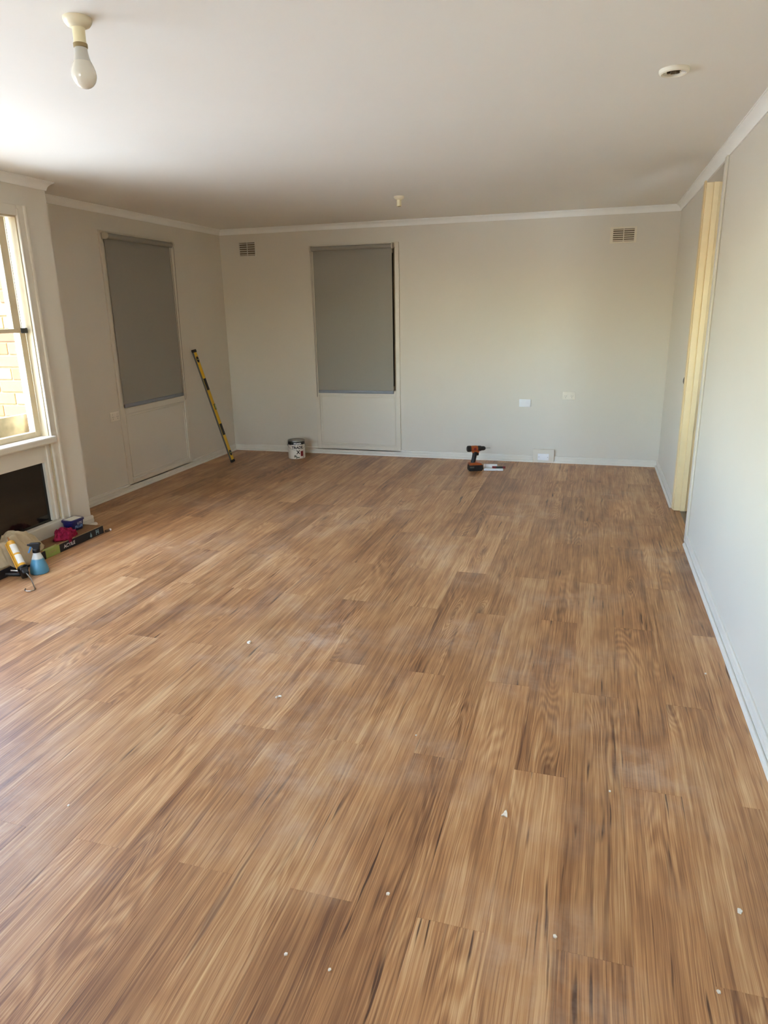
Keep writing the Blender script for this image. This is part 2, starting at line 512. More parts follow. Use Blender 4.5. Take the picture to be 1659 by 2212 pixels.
run('trim_6', (XN, YR), (XR, YR), (0, 1), CORN, H, 'cornice', -1, -1, 'white cornice on the rear wall', 'cornice')
run('baseboard_back', (XL, YB), (XR, YB), (0, -1), SKIRT, 0, 'skirt', -1, -1, 'white skirting board along the foot of the back wall', 'skirting')
run('baseboard_left', (XL, YN), (XL, YB), (1, 0), SKIRT, 0, 'skirt', -1, -1, 'white skirting board along the foot of the far left wall', 'skirting')
run('baseboard_left_near', (XN, 3.99), (XN, YN), (1, 0), [(q * 1.25, h * 1.15) for q, h in SKIRT], 0, 'skirt', 0, 0.6, 'short piece of skirting at the foot of the near left wall corner', 'skirting')
run('baseboard_left_return', (XN, YN), (XL, YN), (0, 1), SKIRT, 0, 'skirt', 0, -1, 'skirting on the short return wall', 'skirting')
run('baseboard_left_rear', (XN, YR), (XN, W1Y0 - 0.09), (1, 0), SKIRT, 0, 'skirt', -1, 0, 'skirting on the near left wall before the window', 'skirting')
run('baseboard_right', (XR, YR), (XR, 4.735), (-1, 0), SKIRT, 0, 'skirt', -1, 0, 'white two-step skirting along the near right wall', 'skirting')
run('baseboard_right_far', (XR, 5.665), (XR, YB), (-1, 0), SKIRT, 0, 'skirt', 0, -1, 'short skirting on the right wall beyond the doorway', 'skirting')
run('baseboard_rear', (XN, YR), (XR, YR), (0, 1), SKIRT, 0, 'skirt', -1, -1, 'skirting on the rear wall', 'skirting')

# ------------------------------------------------------------------ doorway in the right wall
door = empty('door_1', (XR, 5.2, 0), label='open doorway in the right wall with cream painted jambs', cat='doorway', kind='structure')
def dbox(name, lo, hi, m, bev=0.002):
    lo = (lo[0] - XR, lo[1] - 5.2, lo[2]); hi = (hi[0] - XR, hi[1] - 5.2, hi[2])
    return MB().box(lo, hi, bev).build(name, m, door)
dbox('jamb', (XR - 0.006, 5.578, 0.004), (XR + 0.112, 5.600, 2.352), 'jamb')
dbox('jamb', (XR - 0.006, 4.81, 0.004), (XR + 0.112, 4.828, 2.352), 'jamb')
dbox('door_stop', (XR + 0.040, 5.564, 0.004), (XR + 0.076, 5.579, 2.338), 'jamb')
dbox('door_stop', (XR + 0.040, 4.827, 0.004), (XR + 0.076, 4.841, 2.338), 'jamb')
dbox('head_jamb', (XR - 0.006, 4.828, 2.334), (XR + 0.112, 5.578, 2.352), 'wall')
dbox('architrave', (XR - 0.014, 5.600, 0.004), (XR - 0.0002, 5.664, 2.352), 'jamb', 0.004)
dbox('architrave', (XR - 0.014, 4.742, 0.004), (XR - 0.0002, 4.812, 2.352), 'trim', 0.004)
dbox('architrave', (XR + 0.1002, 5.600, 0.004), (XR + 0.114, 5.664, 2.352), 'jamb', 0.004)
k = MB().lathe([(0.030, 0), (0.030, 0.004), (0.024, 0.010), (0.012, 0.014)], 24,
               frame_m((XR, 5.715, 0.985), (0, 1, 0), (0, 0, -1)))
tag(k.build('door_knob', 'black', None, True), 'small black knob on the right wall just beyond the doorway', 'knob')

# ------------------------------------------------------------------ the two blind-covered windows
def bars(parent, rects, place, m='trim', name='frame_bar'):
    for s0, s1, z0, z1, d0, d1 in rects:
        place(name, s0, s1, z0, z1, d0, d1, m, parent)
def blind_window(wname, bname, place, s0, s1, z0, z1, outer, panel, label_w, label_b, fab, railz, chain_side, dark_side):
    w = empty(wname, (0, 0, 0), label=label_w, cat='window', kind='structure')
    o0, o1, p0, p1 = outer
    bars(w, [(o0, s0, p0, p1, -0.002, 0.013), (s1, o1, p0, p1, -0.002, 0.013), (s0, s1, z1, p1, -0.002, 0.012),
             (s0, s1, p0, panel[2], -0.002, 0.013), (s0, s1, panel[3], z0, -0.002, 0.016)], place)
    place('lower_panel', s0, s1, panel[2], panel[3], -0.004, 0.003, 'wall', w, 0.0)
    # fine beading round the panel
    bw = 0.013
    bars(w, [(s0 + .012, s0 + .012 + bw, panel[2] + .012, panel[3] - .012, 0.002, 0.008), (s1 - .012 - bw, s1 - .012, panel[2] + .012, panel[3] - .012, 0.002, 0.008),
             (s0 + .025, s1 - .025, panel[3] - .012 - bw, panel[3] - .012, 0.002, 0.008), (s0 + .025, s1 - .025, panel[2] + .012, panel[2] + .012 + bw, 0.002, 0.008)], place, name='bead')
    place('sill', s0 + .001, s1 - .001, z0, z0 + 0.012, -0.13, 0.004, 'trim', w)
    for a, b_, za, zb in ((s0 + .002, s0 + 0.035, z0 + .012, z1 - .002), (s1 - 0.035, s1 - .002, z0 + .012, z1 - .002), (s0 + .035, s1 - .035, z0 + .012, z0 + 0.05), (s0 + .035, s1 - .035, z1 - 0.05, z1 - .002)):
        place('sash_bar', a, b_, za, zb, -0.085, -0.055, 'sash', w)
    place('pane', s0 + .03, s1 - .03, z0 + .045, z1 - .045, -0.072, -0.068, 'glass', w, 0.0)
    place('outer_shutter', s0, s1, z0, z1, -0.135, -0.12, 'dark', w, 0.0)
    return w
def place_back(name, s0, s1, z0, z1, d0, d1, m, parent, bev=0.003):
    return MB().box((s0, YB - d1, z0), (s1, YB - d0, z1), bev).build(name, m, parent)
def place_left(name, s0, s1, z0, z1, d0, d1, m, parent, bev=0.003):
    return MB().box((XL + d0, s0, z0), (XL + d1, s1, z1), bev).build(name, m, parent)
blind_window('window_3', '', place_back, B2['x0'], B2['x1'], B2['z0'], B2['z1'], (-2.926, -1.955, 0.035, 2.198), (0, 0, 0.10, 0.655),
             'window on the back wall, covered by a blind above a painted panel', '', None, None, 0, 0)
blind_window('window_2', '', place_left, L2['y0'], L2['y1'], L2['z0'], L2['z1'], (5.175, 6.237, 0.04, 2.215), (0, 0, 0.10, 0.69),
             'window on the far left wall, covered by a blind above a painted panel', '', None, None, 0, 0)

def blind_fabric_mat():
    m = bpy.data.materials.new('blind_fabric')
    t = NT(m)
    tc = t.n('ShaderNodeTexCoord').outputs['Object']
    w = t.noise(t.scaled(tc, 500, 500, 900), 1.0, 2.0)
    f = t.remap(w, 0.3, 0.7, 0.93, 1.07)
    c = t.n('ShaderNodeVectorMath', operation='SCALE', ins={0: rgb(152, 148, 138)[:3], 'Scale': f}).outputs[0]
    t.surf(**{'Base Color': c, 'Roughness': 0.85, 'Specular IOR Level': 0.2, 'Normal': t.bump(w, 0.15, 0.0005)})
    return m
MT['fabric'] = blind_fabric_mat()
MT['blind_rail'] = mat('blind_rail_grey', rgb(128, 132, 140), 0.4)
MT['blind_end'] = mat('blind_bracket', rgb(196, 188, 172), 0.4)
MT['chain'] = mat('bead_chain', rgb(96, 86, 74), 0.5)
def roller_blind(mtx, width, zb, zt, label, chain_at):
    """local x across the window, y out into the room, z up; origin at the centre of the tube height 0"""
    root = empty('roller_blind', label=label, cat='blind', group='grey roller blinds on the two far windows')
    root.matrix_world = mtx
    hw = width / 2
    f = MB()
    f.box((-hw, -0.0006, zb + 0.02), (hw, 0.0006, zt - 0.02))
    f.build('fabric', 'fabric', root)
    MB().cyl((-hw - 0.004, 0.022, zt - 0.024), (hw + 0.004, 0.022, zt - 0.024), 0.0225, n=28).build('roller_tube', 'fabric', root, True)
    MB().box((-hw - 0.001, -0.006, zb), (hw + 0.001, 0.010, zb + 0.032), 0.006).build('bottom_rail', 'blind_rail', root, True)
    for s in (-1, 1):
        br = MB().cyl((s * (hw + 0.005), 0.022, zt - 0.024), (s * (hw + 0.020), 0.022, zt - 0.024), 0.029, n=28)
        br.box((s * (hw + 0.012) - 0.006, -0.010, zt - 0.050), (s * (hw + 0.012) + 0.006, 0.022, zt - 0.002))
        br.build('bracket', 'blind_end', root, True)
    cx = chain_at * (hw + 0.014)
    pts = [(cx, 0.042, zt - 0.03), (cx, 0.028, (zb + zt) / 2), (cx, 0.020, zb - 0.02), (cx, 0.012, zb - 0.045), (cx, 0.004, zb - 0.03), (cx, 0.006, (zb + zt) / 2), (cx, 0.006, zt - 0.05)]
    MB().tube(pts, 0.0014, 6).build('pull_chain', 'chain', root, True)
    return root
roller_blind(Matrix(((1, 0, 0, -2.452), (0, -1, 0, YB - 0.040 + 0), (0, 0, 1, 0), (0, 0, 0, 1))) @ Matrix.Scale(1, 4) if False else
             frame_m((-2.452, YB - 0.024, 0), (-1, 0, 0), (0, -1, 0)), 0.858, 0.678, 2.186,
             'grey roller blind drawn down over the back wall window', 1)
roller_blind(frame_m((XL + 0.024, 5.690, 0), (0, -1, 0), (1, 0, 0)), 0.945, 0.748, 2.194,
             'grey roller blind drawn down over the far left wall window', -1)

# ------------------------------------------------------------------ near left window (the light source) with dark lower pane
w1 = empty('window_1', (0, 0, 0), label='bright near left window above a dark lower pane, brick outside', cat='window', kind='structure')
def wb(name, x0, x1, y0, y1, z0, z1, m, bev=0.003, parent=w1):
    return MB().box((x0, y0, z0), (x1, y1, z1), bev).build(name, m, parent)
# architraves full height, moulded in two steps
for y0, y1 in ((W1Y1 - 0.008, W1Y1 + 0.068), (W1Y0 - 0.068, W1Y0 + 0.008)):
    a = wb('architrave', XN - 0.001, XN + 0.014, y0, y1, 0.0, 2.222, 'trim', 0.004)
    far = y0 > 2
    wb('architrave_bead', XN + 0.001, XN + 0.024, (y1 - 0.022) if far else (y0 - 0.002), (y1 + 0.002) if far else (y0 + 0.022), 0.0, 2.224, 'trim', 0.006)
    wb('architrave_bead', XN + 0.001, XN + 0.019, (y0 - 0.004) if far else (y1 - 0.012), (y0 + 0.012) if far else (y1 + 0.004), 0.139, 2.2, 'trim', 0.004)
wb('architrave', XN - 0.001, XN + 0.014, W1Y0 + 0.008, W1Y1 - 0.008, 2.158, 2.222, 'trim', 0.004)
# jamb linings
wb('jamb', XN - 0.055, XN + 0.0, W1Y1 - 0.018, W1Y1, 0.10, 2.165, 'sash', 0.001)
wb('jamb', XN - 0.055, XN + 0.0, W1Y0, W1Y0 + 0.018, 0.10, 2.165, 'sash', 0.001)
wb('head_jamb', XN - 0.11, XN + 0.0, W1Y0 + .018, W1Y1 - .018, 2.147, 2.165, 'sash', 0.001)
wb('outer_reveal', XN - 0.17, XN - 0.055, W1Y1 - 0.002, W1Y1 + 0.026, 0.10, 2.165, 'white_frame', 0.001)
wb('outer_reveal', XN - 0.17, XN - 0.055, W1Y0 - 0.026, W1Y0 + 0.002, 0.10, 2.165, 'white_frame', 0.001)
wb('sill', XN - 0.12, XN + 0.045, W1Y0 - 0.012, W1Y1 + 0.016, 0.690, 0.738, 'trim', 0.010)
# middle post
MY = 2.26
wb('mullion', XN - 0.085, XN - 0.035, MY - 0.035, MY + 0.035, 0.738, 2.147, 'sash')
for (ya, yb2, gap) in ((MY + 0.035, W1Y1 - 0.018, 0.045), (W1Y0 + 0.018, MY - 0.035, 0.0)):
    us = wb('upper_sash', XN - 0.085, XN - 0.045, yb2 - gap - 0.062, yb2 - gap, 1.462, 2.147, 'sash')
    wb('stile', XN - 0.085, XN - 0.045, ya, ya + 0.05, 1.462, 2.147, 'sash')
    wb('rail', XN - 0.085, XN - 0.045, ya + 0.05, yb2 - gap - 0.062, 2.10, 2.147, 'sash')
    wb('meeting_rail', XN - 0.088, XN - 0.040, ya, yb2 - 0.002, 1.436, 1.462, 'sash')
    wb('pane', XN - 0.068, XN - 0.064, ya + 0.045, yb2 - gap - 0.058, 1.46, 2.105, 'glass', 0)
    if gap:
        wb('pane', XN - 0.068, XN - 0.064, yb2 - gap, yb2, 1.46, 2.147, 'glass', 0)
        wb('glazing_bar', XN - 0.072, XN - 0.058, yb2 - gap * 0.5 - 0.003, yb2 - gap * 0.5 + 0.003, 1.462, 2.147, 'sash', 0.001)
        wb('sash_catch', XN - 0.046, XN - 0.030, yb2 - 0.055, yb2 - 0.004, 1.432, 1.466, 'black', 0.004)
    wb('stile', XN - 0.100, XN - 0.055, yb2 - 0.050, yb2, 0.738, 1.436, 'sash')
    wb('stile', XN - 0.100, XN - 0.055, ya, ya + 0.05, 0.738, 1.436, 'sash')
    wb('rail', XN - 0.100, XN - 0.055, ya + 0.05, yb2 - 0.05, 0.738, 0.775, 'sash')
    wb('pane', XN - 0.080, XN - 0.076, ya + 0.045, yb2 - 0.045, 0.77, 1.44, 'glass', 0)
# lower section: boarded frame round a dark pane
wb('lower_rail', XN - 0.045, XN - 0.006, W1Y0, W1Y1 - .008, 0.565, 0.692, 'trim', 0.002)
wb('lower_stile', XN - 0.045, XN - 0.008, 3.838, W1Y1 - .008, 0.145, 0.565, 'trim', 0.002)
wb('lower_stile', XN - 0.045, XN - 0.008, W1Y0, W1Y0 + 0.08, 0.145, 0.565, 'trim', 0.002)
wb('bead', XN - 0.010, XN + 0.004, 3.862, 3.880, 0.145, 0.692, 'trim', 0.003)
wb('lower_ledge', XN - 0.06, XN + 0.022, W1Y0 - 0.0, W1Y1 + 0.012, 0.0, 0.138, 'trim', 0.006)
wb('dark_pane', XN - 0.036, XN - 0.030, W1Y0 + .06, 3.85, 0.13, 0.58, 'dark_glass', 0)
wb('pane_backing', XN - 0.115, XN - 0.05, W1Y0, W1Y1, 0.10, 0.69, 'dark', 0)

# rear window, unseen and added to give the room fill light
w4 = empty('rear_fill_window', (0, YR, 0), label='unseen window added in the rear wall behind the viewpoint for fill light', cat='window', kind='structure')
for lo, hi in (((W4X0, -0.1, W4Z0), (W4X0 + .05, -0.03, W4Z1)), ((W4X1 - .05, -0.1, W4Z0), (W4X1, -0.03, W4Z1)), ((W4X0 + .05, -0.1, W4Z0), (W4X1 - .05, -0.03, W4Z0 + .05)), ((W4X0 + .05, -0.1, W4Z1 - .05), (W4X1 - .05, -0.03, W4Z1)), ((-2.055, -0.1, W4Z0 + .05), (-1.995, -0.03, W4Z1 - .05))):
    MB().box(lo, hi, .003).build('sash_bar', 'sash', w4)
for xa, xb in ((W4X0 + .045, -2.05), (-2.0, W4X1 - .045)):
    MB().box((xa, -0.068, W4Z0 + .045), (xb, -0.064, W4Z1 - .045)).build('pane', 'glass', w4)

# brick veneer on the outside of the return wall
MT['mortar'] = mat('mortar', rgb(122, 104, 76), 0.95, var=0.08, vscale=40, bump=0.3, bscale=200)
brick_cols = [rgb(120, 82, 44), rgb(130, 98, 52), rgb(112, 66, 44), rgb(138, 110, 64)]
for i, c in enumerate(brick_cols):
    MT['brick%d' % i] = mat('cream_brick_%s' % 'abcd'[i], c, 0.9, var=0.10, vscale=30, bump=0.4, bscale=120)
wbk = box('wall_outside', (-4.62, 3.972, -0.35), (XN - 0.14, 3.984, 2.6), MT['mortar'])
tag(wbk, 'cream brick wall outside, seen through the near left window', 'brick wall', kind='structure')
rb = random.Random(4)
bm_cache = []
def brick_mesh(L, mi):
    for k_, me in bm_cache:
        if k_ == (round(L, 3), mi): return me
    t_ = MB().box((0, -0.012, 0), (L, 0.0, 0.076), 0.003, 1)
    me_o = t_.build('brick', MT['brick%d' % mi])
    me = me_o.data
    bpy.data.objects.remove(me_o)
    bm_cache.append(((round(L, 3), mi), me))
    return me
for row in range(33):
    z = -0.35 + row * 0.086 + 0.005
    x = -3.775 + 0.0
    first = True
    while x > -4.58:
        L = 0.11 if (first and row % 2) else 0.23
        L = min(L, x + 4.62)
        if L < 0.03: break
        o = bpy.data.objects.new('brick', brick_mesh(L, rb.choice((0, 1, 1, 2, 3, 3))))
        COL.objects.link(o)
        o.parent = wbk
        o.location = (x - L, 3.978 - rb.random() * 0.002, z)
        x -= L + 0.010
        first = False
MT['ply'] = mat('weathered_board', rgb(196, 178, 140), 0.8, var=0.22, vscale=14)
tag(box('leaning_board', (XN - 0.215, 1.7, -0.35), (XN - 0.195, 3.95, 0.885), MT['ply'], None, 0.003),
    'pale weathered board outside, low across the near left window', 'board')

# ------------------------------------------------------------------ air vents
def air_vent(x0, x1, z0, z1, gx0, gx1, gz0, gz1, label, m):
    root = empty('air_vent', ((x0 + x1) / 2, YB, (z0 + z1) / 2), label=label, cat='vent', group='slotted vents high on the back wall')
    cx, cz = root.location.x, root.location.z
    def bb(name, a0, a1, d0, d1, c0, c1, mm, bev=0.001):
        return MB().box((a0 - cx, -d1, c0 - cz), (a1 - cx, -d0, c1 - cz), bev).build(name, mm, root)
    bb('frame', x0, gx0, -0.001, 0.007, z0, z1, m); bb('frame', gx1, x1, -0.001, 0.007, z0, z1, m)
    bb('frame', gx0, gx1, -0.001, 0.007, z0, gz0, m); bb('frame', gx0, gx1, -0.001, 0.007, gz1, z1, m)
    bb('backing', gx0, gx1, -0.001, 0.0008, gz0, gz1, 'vent_dark', 0)
    mid = (gx0 + gx1) / 2
    bb('divider', mid - .004, mid + .004, 0.0008, 0.006, gz0, gz1, m)
    n = 6
    pz = (gz1 - gz0) / n
    for i in range(n):
        for a, b_ in ((gx0, mid - .004), (mid + .004, gx1)):
            zc = gz0 + (i + 0.42) * pz
            poly = [(a - cx, -0.0012, zc + pz * .30 - cz), (a - cx, -0.006, zc - pz * .08 - cz), (a - cx, -0.006, zc - pz * .20 - cz), (a - cx, -0.0012, zc + pz * .10 - cz)]
            MB().prism(poly, (b_ - a, 0, 0)).build('slat', m, root)
MT['vent_dark'] = mat('vent_recess', rgb(112, 98, 78), 0.9)
MT['vent_a'] = mat('vent_paint_left', rgb(204, 199, 188), 0.6)
MT['vent_b'] = mat('vent_paint_right', rgb(222, 212, 190), 0.6)
air_vent(-3.742, -3.546, 2.122, 2.268, -3.734, -3.553, 2.130, 2.260, 'small slotted vent at the left end of the back wall', 'vent_a')
air_vent(0.076, 0.309, 2.096, 2.236, 0.102, 0.288, 2.110, 2.219, 'larger framed slotted vent at the right end of the back wall', 'vent_b')

# ------------------------------------------------------------------ outlets and plates
def power_outlet(mtx, label, w=0.122, h=0.078):
    root = empty('power_outlet', label=label, cat='outlet', group='double power outlets')
    root.matrix_world = mtx
    MB().box((-w / 2, -h / 2, -0.001), (w / 2, h / 2, 0.009), 0.003).build('cover_plate', 'offwhite', root, True)
    for s in (-1, 1):
        sw = MB().box((s * 0.030 - 0.007, 0.012, 0.0088), (s * 0.030 + 0.007, 0.028, 0.0125), 0.0015)
        sw.build('switch', 'offwhite', root)
        b = MB()
        for ang, ox, oy in ((math.radians(30), -0.0075, -0.002), (math.radians(-30), 0.0075, -0.002), (0, 0, -0.018)):
            mm = Matrix.Translation((s * 0.030 + ox, oy, 0.0085)) @ Matrix.Rotation(ang, 4, 'Z')
            b.box((-0.0014, -0.0045, 0), (0.0014, 0.0045, 0.0012), mtx=mm)
        b.build('socket_slots', 'chain', root)
power_outlet(frame_m((-0.2125, YB, 0.686), (1, 0, 0), (0, 0, 1)), 'cream double power outlet on the back wall, right of the blank plate')
power_outlet(frame_m((XL, 5.098, 0.690), (0, 1, 0), (0, 0, 1)), 'cream double power outlet on the far left wall beside the window')
bp_ = empty('blank_plate', label='plain white blank plate on the back wall, left of the outlet', cat='wall plate')
bp_.matrix_world = frame_m((-0.641, YB, 0.605), (1, 0, 0), (0, 0, 1))
MB().box((-0.058, -0.038, -0.001), (0.058, 0.038, 0.012), 0.003).build('base', 'white', bp_, True)
MB().box((-0.050, -0.031, 0.0115), (0.050, 0.031, 0.014), 0.002).build('cover', 'white', bp_, True)
mb_ = empty('mounting_block', label='cream block on the skirting of the back wall with a small white plate', cat='socket block')
mb_.matrix_world = frame_m((-0.432, YB, 0.0), (1, 0, 0), (0, 0, 1))
MB().box((-0.105, 0.002, -0.001), (0.105, 0.139, 0.031), 0.003).build('block', 'trim', mb_)
pl_ = MB().box((-0.056, 0.026, 0.030), (0.056, 0.094, 0.040), 0.004).build('white_plate', 'white', mb_, True)
pl_['label'] = 'small white cover plate'
for s in (-1, 1):
    MB().cyl((s * 0.044, 0.060, 0.0395), (s * 0.044, 0.060, 0.0415), 0.004, n=12).build('screw', 'metal', mb_)

# ------------------------------------------------------------------ ceiling fittings
def bulb_mat():
    m = bpy.data.materials.new('pearl_bulb')
    t = NT(m)
    tc = t.n('ShaderNodeTexCoord').outputs['Object']
    n = t.noise(tc, 10)
    c = t.mix(t.remap(n, 0.3, 0.7, 0, 1), rgb(222, 216, 200), rgb(232, 226, 212))
    t.surf(**{'Base Color': c, 'Roughness': 0.08, 'Specular IOR Level': 0.6, 'Transmission Weight': 0.0, 'Subsurface Weight': 0.3, 'Subsurface Radius': (0.01, 0.01, 0.01)})
    return m
MT['bulb'] = bulb_mat()
MT['bulb_neck'] = mat('bulb_base_grey', rgb(196, 192, 180), 0.4)
MT['brown_band'] = mat('aged_brown_ring', rgb(150, 128, 86), 0.6)
MT['rose'] = mat('batten_rose_cream', rgb(222, 210, 180), 0.35)
def batten_holder(loc, label, with_bulb):
    root = empty('batten_holder', loc, label=label, cat='light fitting')
    MB().lathe([(0.042, 0), (0.042, -0.006), (0.040, -0.012), (0.034, -0.020), (0.022, -0.026)], 36).build('ceiling_rose', 'rose', root, True)
    MB().lathe([(0.0215, -0.022), (0.0185, -0.030), (0.0180, -0.062), (0.0195, -0.066), (0.0195, -0.072), (0.016, -0.074)], 30).build('socket_sleeve', 'cream', root, True)
    if with_bulb:
        MB().lathe([(0.017, -0.066), (0.0208, -0.068), (0.0208, -0.078), (0.017, -0.080)], 30).build('socket_ring', 'brown_band', root, True)
        MB().lathe([(0.0165, -0.076), (0.0185, -0.080), (0.019, -0.090), (0.0215, -0.104), (0.026, -0.117)], 30).build('bulb_base', 'bulb_neck', root, True)
        pr = [(0.026, -0.1168), (0.0315, -0.128), (0.0355, -0.140), (0.037, -0.150)]
        pr += [(0.037 * math.cos(a), -0.150 - 0.040 * math.sin(a)) for a in [i * math.pi / 20 for i in range(1, 10)]]
        MB().lathe(pr, 40).build('bulb', 'bulb', root, True)
    else:
        MB().lathe([(0.014, -0.070), (0.014, -0.0745)], 24).build('socket_opening', 'brown_band', root, True)
    return root
batten_holder((-1.566, 2.072, H), 'cream ceiling lamp holder with a pearl bulb, nearest the window', True)
batten_holder((-1.555, 5.741, H), 'empty cream lamp holder on the ceiling near the back wall', False)
MT['ring_white'] = mat('ring_offwhite', rgb(226, 220, 202), 0.45)
MT['dark_brown'] = mat('terminal_brown', rgb(84, 70, 46), 0.6)
cr0 = empty('broken_ceiling_rose', (0.228, 3.214, H), label='broken round cream fitting base on the ceiling at right', cat='light fitting')
b = MB()
b.lathe([(0.030, 0.0), (0.056, 0.0), (0.056, -0.006), (0.053, -0.013), (0.047, -0.016), (0.041, -0.013), (0.040, -0.003), (0.030, -0.002)], 40, cap=False)
b.build('base_ring', 'ring_white', cr0, True)
MB().lathe([(0.041, -0.0005), (0.041, -0.002)], 32).build('recess', 'dark_brown', cr0)
b = MB()
b.box((-0.012, -0.018, -0.012), (0.006, 0.018, -0.002), 0.002).cyl((0.012, 0.004, -0.002), (0.012, 0.004, -0.013), 0.008, n=16).cyl((-0.020, 0.010, -0.002), (-0.020, 0.010, -0.010), 0.006, n=16)
b.build('terminal_block', 'dark_brown', cr0)
b = MB()
b.prism([(0.020, -0.036, -0.013), (0.050, -0.016, -0.014), (0.046, 0.002, -0.014), (0.026, -0.012, -0.013)], (0, 0, 0.004))
b.build('broken_cover', 'white', cr0)

# ------------------------------------------------------------------ spirit level leaning in the corner
MT['yellow'] = mat('level_yellow', rgb(222, 176, 34), 0.4)
MT['level_grey'] = mat('level_edge_grey', rgb(92, 92, 88), 0.45, metal=0.3)
MT['vial'] = mat('level_vial', rgb(206, 214, 120), 0.15)
b0, t0 = Vector((-3.640, 6.512, 0.0)), Vector((-3.938, 6.418, 1.182))
Lx = (t0 - b0).normalized()
Nn = Vector((1, 0, 0)); Nn = (Nn - Lx * Nn.dot(Lx)).normalized()       # face normal, towards the room
Ww = Lx.cross(Nn).normalized()                                           # across the face
if Ww.y < 0: Ww = -Ww
lv = empty('spirit_level', label='long yellow and black spirit level leaning against the far left wall corner', cat='spirit level')
m_ = Matrix((Nn, Ww, Lx)).transposed().to_4x4()
m_.translation = b0 + Nn * 0.0 + Lx * 0.004
lv.matrix_world = m_
LL = (t0 - b0).length
hw, th = 0.029, 0.022
MB().box((-th / 2 + .002, -hw + .004, 0.012), (th / 2 - .003, hw - .004, LL - 0.012)).build('web', 'yellow', lv)
for s in (-1, 1):
    MB().box((-th / 2, s * hw - (0.004 if s > 0 else 0), 0.012), (th / 2 - 0.004, s * hw + (0 if s > 0 else 0.004), LL - 0.012), 0.0008).build('edge_rail', 'level_grey', lv)
for a, c in ((0, 0.030), (LL - 0.030, LL)):
    MB().box((-th / 2 - .0015, -hw - .0015, a), (th / 2 + .0015, hw + .0015, c), 0.004).build('end_cap', 'black', lv)
for zc, hl in ((0.105, 0.030), (LL - 0.105, 0.030)):
    MB().lathe([(0.024, -0.002), (0.024, 0.004), (0.021, 0.005)], 28, frame_m((th / 2 - .003, 0, zc), (0, 1, 0), (0, 0, 1)), sx=0.8, sy=1.3).build('vial_ring', 'black', lv)
    MB().cyl((th / 2 - .001, -0.012, zc), (th / 2 - .001, 0.012, zc), 0.005, n=14).build('vial', 'vial', lv, True)
for zc in (LL * 0.30, LL * 0.70):
    MB().box((th / 2 - .004, -0.022, zc - 0.062), (th / 2 + .0012, 0.022, zc + 0.062), 0.010 if False else 0.002).build('hand_hole', 'black', lv)
MB().box((th / 2 - .004, 0.002, LL * 0.5 - 0.03), (th / 2 + .0015, hw, LL * 0.5 + 0.03), 0.002).build('centre_window', 'black', lv)
MB().cyl((th / 2 + .0005, 0.015, LL * .5 - 0.024), (th / 2 + .0005, 0.015, LL * .5 + 0.024), 0.0055, n=14).build('vial', 'vial', lv, True)

# ------------------------------------------------------------------ paint tin
def tin_label_mat():
    m = bpy.data.materials.new('tin_label')
    t = NT(m)
    tc = t.n('ShaderNodeTexCoord').outputs['Object']
    sx = t.n('ShaderNodeSeparateXYZ', ins={0: tc})
    n = t.noise(t.scaled(tc, 60, 60, 14), 1.0, 3.0)
    f = t.remap(t.math('ADD', sx.outputs[2], t.math('MULTIPLY', t.math('SUBTRACT', n, 0.5), 0.01)), 0.1535, 0.1545, 0, 1)
    c = t.mix(f, rgb(226, 220, 208), rgb(22, 21, 20))
    blot = t.remap(t.noise(t.scaled(tc, 30, 30, 22), 1.0, 2.0), 0.66, 0.70, 0, 1)
    low = t.remap(sx.outputs[2], 0.03, 0.08, 1.0, 0.0)
    c = t.mix(t.math('MULTIPLY', blot, low), c, rgb(70, 60, 48))
    t.surf(**{'Base Color': c, 'Roughness': 0.4})
    return m
MT['tin_label'] = tin_label_mat()
MT['tin'] = mat('tin_metal', rgb(150, 148, 140), 0.35, metal=0.8)
MT['green'] = mat('label_green', rgb(62, 84, 48), 0.5)
MT['red'] = mat('label_red', rgb(120, 20, 26), 0.5)
MT['ink'] = mat('ink_black', rgb(20, 20, 20), 0.5)
MT['ink_white'] = mat('ink_white', rgb(226, 226, 224), 0.5)
TR = 0.091
pt = empty('paint_tin', (-3.062, 6.892, 0), label='white and black paint tin on the floor by the back wall', cat='paint tin')
MB().lathe([(TR - .003, 0), (TR, 0.004), (TR, 0.186), (TR - .002, 0.190)], 48).build('body', 'tin_label', pt, True)
MB().lathe([(TR - .004, 0.186), (TR + .002, 0.188), (TR + .003, 0.194), (TR + .001, 0.199), (TR - .006, 0.199), (TR - .010, 0.194)], 48).build('rim', 'tin', pt, True)
MB().lathe([(TR - .010, 0.190), (TR - .010, 0.196), (TR - .016, 0.193), (TR - .03, 0.193)], 48).build('lid', 'tin', pt, True)
for a in (math.radians(-145), math.radians(20)):
    MB().cyl((TR * math.cos(a), TR * math.sin(a), 0.150), ((TR + .006) * math.cos(a), (TR + .006) * math.sin(a), 0.150), 0.014, 0.010, 18).build('handle_ear', 'tin', pt, True)
a0, a1 = math.radians(-145), math.radians(20)
hp = []
for i in range(25):
    u = i / 24
    a = a0 + (a1 - a0) * u
    hp.append(((TR + .006 + .004 * math.sin(math.pi * u)) * math.cos(a), (TR + .006 + .004 * math.sin(math.pi * u)) * math.sin(a), 0.150 - 0.052 * math.sin(math.pi * u)))
MB().tube(hp, 0.0014, 8).build('wire_handle', 'tin', pt, True)
def tin_text(txt, size, z, ang, m, bold=0.0, name='lettering'):
    lettering(txt, size, Matrix.Rotation(math.radians(ang), 4, 'Z') @ frame_m((0, 0, z), (1, 0, 0), (0, 0, 1)), m, pt, bend=TR + .0006, bold=bold, name=name)
tin_text('PRIMER', 0.026, 0.166, 32, 'ink_white', 0.0008)
tin_text('TRADE', 0.040, 0.124, 30, 'ink', 0.0016)
